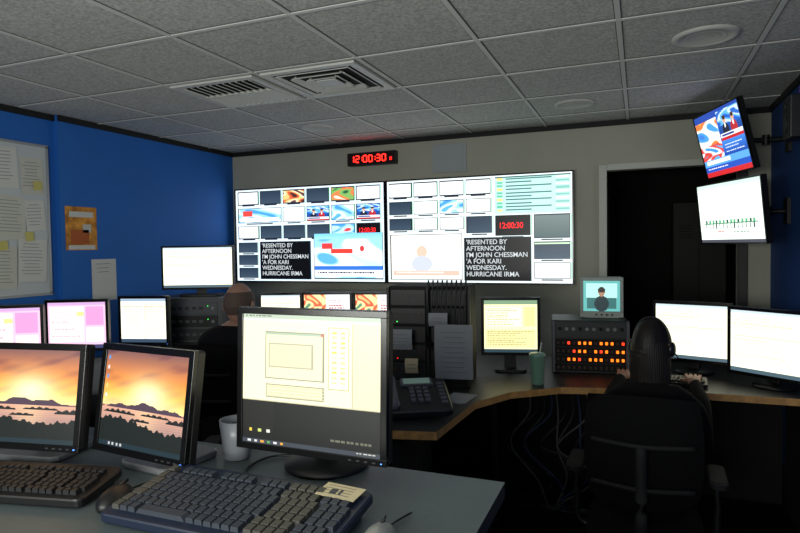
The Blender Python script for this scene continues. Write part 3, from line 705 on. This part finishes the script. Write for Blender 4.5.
# ---------------------------------------------------------------- hanging TVs on right wall
def hung_tv(x0,y0,x1,y1,zb,zt,tilt,img):
    cx,cy=(x0+x1)/2,(y0+y1)/2; w=math.hypot(x1-x0,y1-y0); h=(zt-zb)/math.cos(tilt); yaw=math.atan2(y1-y0,x1-x0)
    root=empty('wall_mounted_tv',(cx,cy,(zb+zt)/2),yaw)
    M=Matrix.Rotation(tilt,4,'X')
    b=B(); b.rbox((0,0.03,0),(w,0.03,h),BLK,r=0.006,axis='Y',M=M); b.rbox((0,0.055,0),(w*0.7,0.03,h*0.6),BLK,r=0.02,axis='Y',M=M)
    t=0.010
    for (px,pz,dx,dz) in((0,h/2-t/2,w,t),(0,-h/2+t/2,w,t),(-w/2+t/2,0,t,h-2*t),(w/2-t/2,0,t,h-2*t)): b.box((px,0.012,pz),(dx,0.01,dz),BEZ,M=M)
    b.box((0,0.078,0),(0.12,0.02,0.12),DGR,M=M)
    b.build('housing',parent=root)
    s=screen_obj('screen_panel',img,w-2*t,h-2*t,1.5,root); s.matrix_local=M@Matrix.Translation((0,0.011,0))
    R=Matrix.Rotation(-yaw,4,'Z'); wp=R@Vector((XR-0.012-cx,0.05,0)); mp=Vector((0,0.085,0))
    b=B(); mid=(wp+mp)/2+Vector((0.0,0.03,0))
    b.tube([mp,mid,wp],0.016,BLK,n=10,sub=4); b.cyl(mid-Vector((0,0,0.03)),mid+Vector((0,0,0.03)),0.022,BLK)
    b.box(wp,(0.02,0.1,0.16),BLK,rot=(0,0,-yaw))
    b.build('bracket',parent=root)
i1=Img(110,66,(30,90,180))
i1.r(0,0,1,0.10,(36,70,160)); i1.blend(0.0,0.10,0.5,0.5,[(240,210,90),(236,120,60),(250,245,230),(70,150,220),(60,120,210)],2.2,1.0)
i1.newsroom(0.52,0.04,0.98,0.50); i1.blend(0.0,0.5,0.5,0.72,[(60,140,220),(240,240,250),(220,60,50),(90,170,230)],2.5,2.2)
i1.grad(0.5,0.5,1,0.72,(60,130,220),(30,70,160)); i1.r(0,0.72,1,0.83,(90,160,230)); i1.r(0,0.83,1,0.93,(40,80,180)); i1.r(0.05,0.745,0.6,0.80,(236,242,250)); i1.text(0.05,0.85,0.9,0.91,1,(250,240,240)); i1.r(0.0,0.93,1,1,(196,40,44)); i1.text(0.55,0.55,0.95,0.70,3,(210,226,245))
i2=Img(100,60,(238,250,240)); i2.r(0,0,1,0.06,(200,226,214)); i2.r(0,0.95,1,1,(70,70,80)); i2.r(0.08,0.66,0.92,0.68,(60,130,90))
for k in range(14): i2.r(0.1+k*0.058,0.68,0.112+k*0.058,0.76,(40,70,60)); i2.r(0.1+k*0.058,0.61,0.13+k*0.058,0.66,(90,170,120) if k%3 else (60,90,80))
i2.text(0.3,0.78,0.5,0.84,1,(200,80,70)); i2.text(0.55,0.80,0.9,0.86,1,(120,150,130)); i2.text(0.1,0.3,0.6,0.4,1,(216,234,222))
hung_tv(0.375,4.57,0.56,3.98,1.975,2.39,math.radians(14),i1)
hung_tv(0.37,4.62,0.655,3.98,1.54,1.94,math.radians(6),i2)
b=B(); b.rbox((0,0,0),(0.13,0.16,0.22),BLK,r=0.012); b.cyl((-0.066,0,-0.03),(-0.07,0,-0.03),0.045,DGR,n=20); b.cyl((-0.066,0,0.06),(-0.07,0,0.06),0.02,DGR,n=16); b.box((0.066,0,0),(0.03,0.05,0.05),BLKM)
b.build('wall_speaker',(0.78,3.72,2.20))
b=B()
for k in range(3): b.tube([(0.84,3.78+k*.03,2.46),(0.80,3.82,2.38-k*.02),(0.83,3.90,2.30),(0.80,4.0,2.24+k*.02),(0.84,4.15,2.28)],0.005,mat('cable_violet',(90,60,150),0.5),n=6)
b.build('wall_cable')

# ---------------------------------------------------------------- chairs
def office_chair(x,y,yaw,seat,top,w=0.50,arms=True,head=False):
    root=empty('office_chair',(x,y,0),yaw)   # occupant faces +Y
    b=B()
    for k in range(5):
        a=math.radians(90+72*k); d=Vector((math.cos(a),math.sin(a),0))
        b.cyl(Vector((0,0,0.11)),d*0.29+Vector((0,0,0.075)),0.024,BLK,r2=0.015)
        p=d*0.29; b.cyl(p+Vector((0,0,0.08)),p+Vector((0,0,0.05)),0.008,CHR)
        t=Vector((-d.y,d.x,0)); b.cyl(p-t*0.025+Vector((0,0,0.028)),p-t*0.006+Vector((0,0,0.028)),0.028,BLK); b.cyl(p+t*0.006+Vector((0,0,0.028)),p+t*0.025+Vector((0,0,0.028)),0.028,BLK)
    b.cyl((0,0,0.09),(0,0,0.16),0.04,BLK); b.cyl((0,0,0.15),(0,0,seat-0.08),0.022,CHR)
    b.box((0,0,seat-0.085),(0.2,0.24,0.04),BLK)
    b.build('base',parent=root)
    b=B()
    n=10
    def cushion(W,D,Tk,M,m,crv=0.0,edge=0.5):
        vs=[];fs=[]
        for side in(1,-1):
            for j in range(n+1):
                for i in range(n+1):
                    u=-1+2*i/n; v=-1+2*j/n
                    k=(1-abs(u)**4)*(1-abs(v)**4)
                    px=W/2*u*math.sqrt(1-0.18*v*v); py=D/2*v*math.sqrt(1-0.18*u*u)
                    vs.append((px,py,side*Tk/2*(k**0.4 if k>0 else 0)+crv*u*u))
        N=(n+1)**2
        for j in range(n):
            for i in range(n):
                a=j*(n+1)+i; fs.append((a,a+1,a+n+2,a+n+1)); fs.append((N+a,N+a+n+1,N+a+n+2,N+a+1))
        b.raw(vs,fs,m,True,M)
    cushion(w,0.48,0.09,Matrix.Translation((0,0,seat-0.045)),FAB,0.012)
    h=top-(seat+0.10)
    Mb=Matrix.Translation((0,-0.27,seat+0.10+h/2))@Matrix.Rotation(math.radians(8),4,'X')@Matrix.Rotation(math.radians(90),4,'X')
    cushion(w-0.02,h,0.05,Mb,FAB,-0.05)
    b.tube([(0,-0.05,seat-0.08),(0,-0.27,seat-0.06),(0,-0.325,seat+0.08),(0,-0.32,seat+0.10+h*0.6)],0.022,BLKM,n=10)
    for zz in(0.25,0.6): b.tube([(-w*0.40,-0.28,seat+0.10+h*zz),(0,-0.325,seat+0.10+h*zz),(w*0.40,-0.28,seat+0.10+h*zz)],0.010,BLKM)
    if head:
        cushion(0.28,0.16,0.07,Matrix.Translation((0,-0.28,top+0.07))@Matrix.Rotation(math.radians(90),4,'X'),mat('headrest_grey',(70,70,74),0.7))
        b.tube([(0,-0.30,top-0.08),(0,-0.31,top+0.08)],0.014,BLK)
    if arms:
        for s in(-1,1):
            b.tube([(s*0.12,0.0,seat-0.09),(s*(w/2+0.03),0.0,seat-0.08),(s*(w/2+0.05),0,seat+0.05),(s*(w/2+0.05),0,seat+0.18)],0.015,BLK)
            b.rbox((s*(w/2+0.05),0.02,seat+0.19),(0.07,0.25,0.03),BLKM,r=0.03)
    b.build('seat_and_back',parent=root)
    return root

# ---------------------------------------------------------------- people
def skin_mesh(name,V,E,R,root=0,sub=2):
    me=bpy.data.meshes.new(name+'_cage'); me.from_pydata(V,E,[]); o=bpy.data.objects.new(name+'_cage',me); COL.objects.link(o)
    sk=o.modifiers.new('skin','SKIN'); 
    for i,r in enumerate(R):
        me.skin_vertices[0].data[i].radius=(r if isinstance(r,tuple) else (r,r)); me.skin_vertices[0].data[i].use_root=(i==root)
    sk.use_smooth_shade=True
    ss=o.modifiers.new('sub','SUBSURF'); ss.levels=sub; ss.render_levels=sub
    dg=bpy.context.evaluated_depsgraph_get(); dg.update()
    out=bpy.data.meshes.new_from_object(o.evaluated_get(dg)); out.name=name
    bpy.data.objects.remove(o); 
    for p in out.polygons: p.use_smooth=True
    return out
def person(name,x,y,yaw,P_,headz,deskz,seat,shirt,pants,skin,hair,long_hair,headturn=0.0,reach=0.43,shoe=None,ws=1.0,hs=1.0,neck=.055):
    root=empty(name,(x,y,0),yaw)
    z=lambda k:P_+k
    lift=headz-(P_+0.63)
    V=[(0,0.0,z(0)),(0,-0.01,z(.13)),(0,-0.02,z(.28)),(0,0.0,z(.40)),(0,0.015,z(.46)+lift*.5),(0,0.035,z(.54)+lift)]
    R=[(.150*ws,.12),(.135*ws,.11),(.155*ws,.115),(.12*ws,.095),(neck*1.15,neck*1.15),(neck,neck)]
    E=[(0,1),(1,2),(2,3),(3,4),(4,5)]
    def add(p,r,par): V.append(p);R.append(r);E.append((par,len(V)-1)); return len(V)-1
    wr=[]
    for s in(-1,1):
        a=add((s*.105*ws,0.0,z(.400)),.085*ws,3); a=add((s*.190*ws,0.0,z(.365)),.068*ws,a); a=add((s*.225*ws,.07,z(.26)),.050,a)
        a=add((s*.24*ws,.15,z(.16)),.045,a); a=add((s*.21,reach*0.6,max(deskz-.02,z(.2))),.040,a); a=add((s*.175,reach,deskz+.045),.028,a)
        wr.append(V[-1])
        h=add((s*.095,.06,z(-.02)),.100,0); h=add((s*.12,.24,z(0.0)),.088,h); h=add((s*.14,.43,z(0.0)),.066,h)
        h=add((s*.14,.46,z(0)*0.55),.055,h); h=add((s*.14,.44,0.11),.041,h); h=add((s*.145,.52,0.05),.042,h); h=add((s*.15,.62,0.038),.034,h)
    me=skin_mesh('body',V,E,R,0,2)
    sh=shoe or BLK
    for m in(shirt,pants,skin,sh): me.materials.append(m)
    zmax_p=P_+0.03
    for p in me.polygons:
        c=p.center
        if c.z<0.095 and c.y>0.3: k=3
        elif c.z>z(.50)+lift*.7 and abs(c.x)<.12: k=2
        elif c.y>reach-0.035 and c.z>deskz+0.0: k=2
        elif c.z<zmax_p or (c.y>0.19 and c.z<P_+.11 and abs(c.x)<.25 and c.z<deskz-.1): k=1
        else: k=0
        p.material_index=k
    add_obj('body',me,parent=root)
    for s,w in zip((-1,1),wr):
        wx,wy,wz=w; HV=[(wx,wy-.02,wz),(wx-s*.003,wy+.03,wz+.002),(wx-s*.006,wy+.065,wz)]; HR=[(.028,.022),(.036,.018),(.040,.016)]; HE=[(0,1),(1,2)]
        def ha(p,r,par): HV.append(p);HR.append(r);HE.append((par,len(HV)-1)); return len(HV)-1
        for q,(off,L) in enumerate(((-.030,.068),(-.010,.078),(.010,.072),(.029,.056))):
            bx=wx-s*.006+s*off
            f=ha((bx,wy+.085,wz+.002),.0105,2); f=ha((bx+s*off*.12,wy+.085+L*.45,wz+.008),.009,f); f=ha((bx+s*off*.2,wy+.085+L*.8,wz-.002),.0082,f); f=ha((bx+s*off*.22,wy+.085+L*.97,wz-.012),.007,f)
        f=ha((wx-s*.035,wy+.035,wz-.006),.013,1); f=ha((wx-s*.055,wy+.06,wz-.010),.0105,f); f=ha((wx-s*.062,wy+.085,wz-.014),.009,f)
        hm=skin_mesh('hand',HV,HE,HR,0,2); hm.materials.append(skin); add_obj('hand_left' if s<0 else 'hand_right',hm,parent=root)
    Mh=Matrix.Translation((0,0.05,headz))@Matrix.Rotation(headturn,4,'Z')@Matrix.Scale(hs,4)
    b=B(); n=40;k=28; vs=[];fs=[]
    for j in range(k+1):
        ph_=math.pi*j/k; cz=math.cos(ph_)
        for i in range(n):
            a=2*math.pi*i/n; X=.077*math.sin(ph_)*math.cos(a); Y=.098*math.sin(ph_)*math.sin(a); Z=.120*cz
            low=max(0,-cz)
            X*=1-0.25*low; 
            if Y<0: Y*=(1.05-0.40*low)
            else: Y*=(0.94+0.02*low)
            if Y>0:
                Y+= .024*math.exp(-(X/.012)**2-((Z+.018)/.020)**2)
                Y-= .010*(math.exp(-((abs(X)-.032)/.014)**2-((Z-.004)/.013)**2))
                Y+= .006*math.exp(-(X/.04)**2-((Z-.028)/.012)**2)
                Y+= .007*math.exp(-(X/.022)**2-((Z+.058)/.010)**2)
                Y+= .010*math.exp(-(X/.022)**2-((Z+.100)/.018)**2)
            vs.append((X,Y,Z))
    for j in range(k):
        for i in range(n): fs.append((j*n+i,(j+1)*n+i,(j+1)*n+(i+1)%n,j*n+(i+1)%n))
    b.raw(vs,fs,skin,True,Mh)
    for s in(-1,1):
        b.ell((s*.079,-.006,-.008),(.010,.020,.032),skin,rot=(0.15,0,s*0.35),M=Mh)
        b.ell((s*.084,-.002,-.008),(.005,.012,.022),mat('ear_shadow',(120,80,66),0.7),rot=(0.15,0,s*0.35),M=Mh)
        b.ell((s*.031,.079,.004),(.013,.010,.008),mat('eye_white',(225,222,216),0.3),M=Mh); b.ell((s*.031,.0875,.004),(.005,.0035,.0055),mat('iris',(50,34,22),0.2),M=Mh)
        b.tube([(s*.016,.097,.026),(s*.032,.094,.031),(s*.048,.080,.026)],.003,hair,n=6,M=Mh)
    b.tube([(-.022,.094,-.058),(0,.102,-.057),(.022,.094,-.058)],.0035,mat('lips',(150,84,76),0.5),n=6,M=Mh)
    b.build('head',parent=root)
    b=B(); vs=[];fs=[]; k2=22; n=64 if long_hair else 40
    for j in range(k2+1):
        for i in range(n):
            a=2*math.pi*i/n; back=(1-math.sin(a))/2
            if long_hair: end=math.radians(50+ (128-50)*min(1,back*1.7))
            else: end=math.radians(66+46*min(1,back*1.5))
            start=0 if long_hair else math.radians(52)
            ph_=start+(end-start)*j/k2
            g=1.07+0.012*math.sin(a*23+ph_*3)+0.008*math.sin(a*11) if long_hair else 1.0+0.022*math.sin(math.pi*min(1,(j+0.6)/(k2+1)))
            cz=math.cos(ph_); low=max(0,-cz)
            X=.077*math.sin(ph_)*math.cos(a)*g*(1-0.10*low if long_hair else 1-.25*low); Y=.098*math.sin(ph_)*math.sin(a)*g; Z=.120*cz*g
            if Y<0: Y*=(1.05-0.15*low if long_hair else 1.05-.40*low)
            vs.append((X,Y,Z))
    for j in range(k2):
        for i in range(n): fs.append((j*n+i,(j+1)*n+i,(j+1)*n+(i+1)%n,j*n+(i+1)%n))
    b.raw(vs,fs,hair,True,Mh)
    if long_hair:
        for q in range(27):
            a=math.radians(192+q*(156/26)); cx=.078*math.cos(a); cy=.100*math.sin(a); l=random.uniform(-.012,.012)
            b.tube([(cx*.92,cy*.96,.03),(cx*1.04,cy*1.02,-.02),(cx*1.08,cy*.98,-.075),(cx*1.06,cy*.90,-.130+l),(cx*.98,cy*.84,-.175+l)],.0105,hair,n=7,M=Mh)
        hp=mat('headset_black',(24,24,26),0.35)
        b.tube([(.088*math.cos(math.radians(t)),0.0,.135*math.sin(math.radians(t))-.0) for t in range(0,181,20)],.005,hp,n=8,M=Mh)
        for s in(-1,1): b.ell((s*.090,0,-.005),(.016,.030,.034),hp,M=Mh)
        b.tube([(.098,.01,-.02),(.095,.06,-.05),(.06,.105,-.065),(.03,.115,-.065)],.003,hp,n=6,M=Mh)
    b.build('hair',parent=root)
    return root
SK1=mat('skin_tan',(160,122,106),0.55,spec=0.4); SK2=mat('skin_fair',(180,138,118),0.6)
office_chair(0.015,2.79,math.radians(-2),0.38,0.965,w=0.47)
person('seated_woman',0.045,2.84,math.radians(-4),0.475,1.095,0.80,0.38,mat('sweater_black',(13,12,15),0.95,var=0.2,scale=90,spec=0.2),mat('trousers_dark',(14,15,22),0.9),SK2,mat('hair_dark_brown',(20,14,12),0.6,var=0.4,scale=120),True,headturn=math.radians(-18),reach=0.56,ws=0.88,hs=0.97,neck=.05)
office_chair(-2.33,3.0,math.radians(2),0.50,1.02,w=0.5)
person('seated_man',-2.32,3.05,math.radians(4),0.615,1.205,0.78,0.50,mat('jacket_charcoal',(16,16,19),0.95,var=0.2,scale=90,spec=0.2),MATS['trousers_dark'],SK1,mat('hair_grey_short',(84,68,60),0.8),False,headturn=math.radians(4),reach=0.50,ws=1.12,hs=1.16,neck=.068)
office_chair(-2.12,2.10,math.radians(20),0.46,0.97,w=0.48,head=True)

# ---------------------------------------------------------------- lights
def area(name,loc,target,sx,sy,power,color=(1,1,1)):
    l=bpy.data.lights.new(name,'AREA'); l.shape='RECTANGLE'; l.size=sx; l.size_y=sy; l.energy=power; l.color=color
    o=bpy.data.objects.new(name,l); COL.objects.link(o); o.location=loc
    o.rotation_euler=(Vector(target)-Vector(loc)).to_track_quat('-Z','Y').to_euler(); return o
area('ceiling_fill_rear',(-0.9,-0.9,1.55),(-0.9,1.9,2.75),2.0,0.5,66,(0.98,1.0,0.93))  # added fill lamp, unseen behind the camera, brightens the ceiling
w=bpy.data.worlds.new('world'); SC.world=w; w.use_nodes=True; w.node_tree.nodes['Background'].inputs[0].default_value=(0.02,0.022,0.026,1)

# ---------------------------------------------------------------- camera
th=math.radians(21.8); p=math.radians(1.96); ro=math.radians(0.86)
F=Vector((-math.sin(th)*math.cos(p),math.cos(th)*math.cos(p),-math.sin(p))); R0=Vector((math.cos(th),math.sin(th),0)); U0=R0.cross(F)
Rv=R0*math.cos(ro)-U0*math.sin(ro); Uv=U0*math.cos(ro)+R0*math.sin(ro)
cam=bpy.data.cameras.new('camera'); cam.lens=27; cam.sensor_width=36; cam.clip_start=0.05
co=bpy.data.objects.new('camera',cam); COL.objects.link(co)
co.matrix_world=Matrix(((Rv.x,Uv.x,-F.x,0),(Rv.y,Uv.y,-F.y,0),(Rv.z,Uv.z,-F.z,1.56),(0,0,0,1)))
SC.camera=co
SC.view_settings.view_transform='Standard'
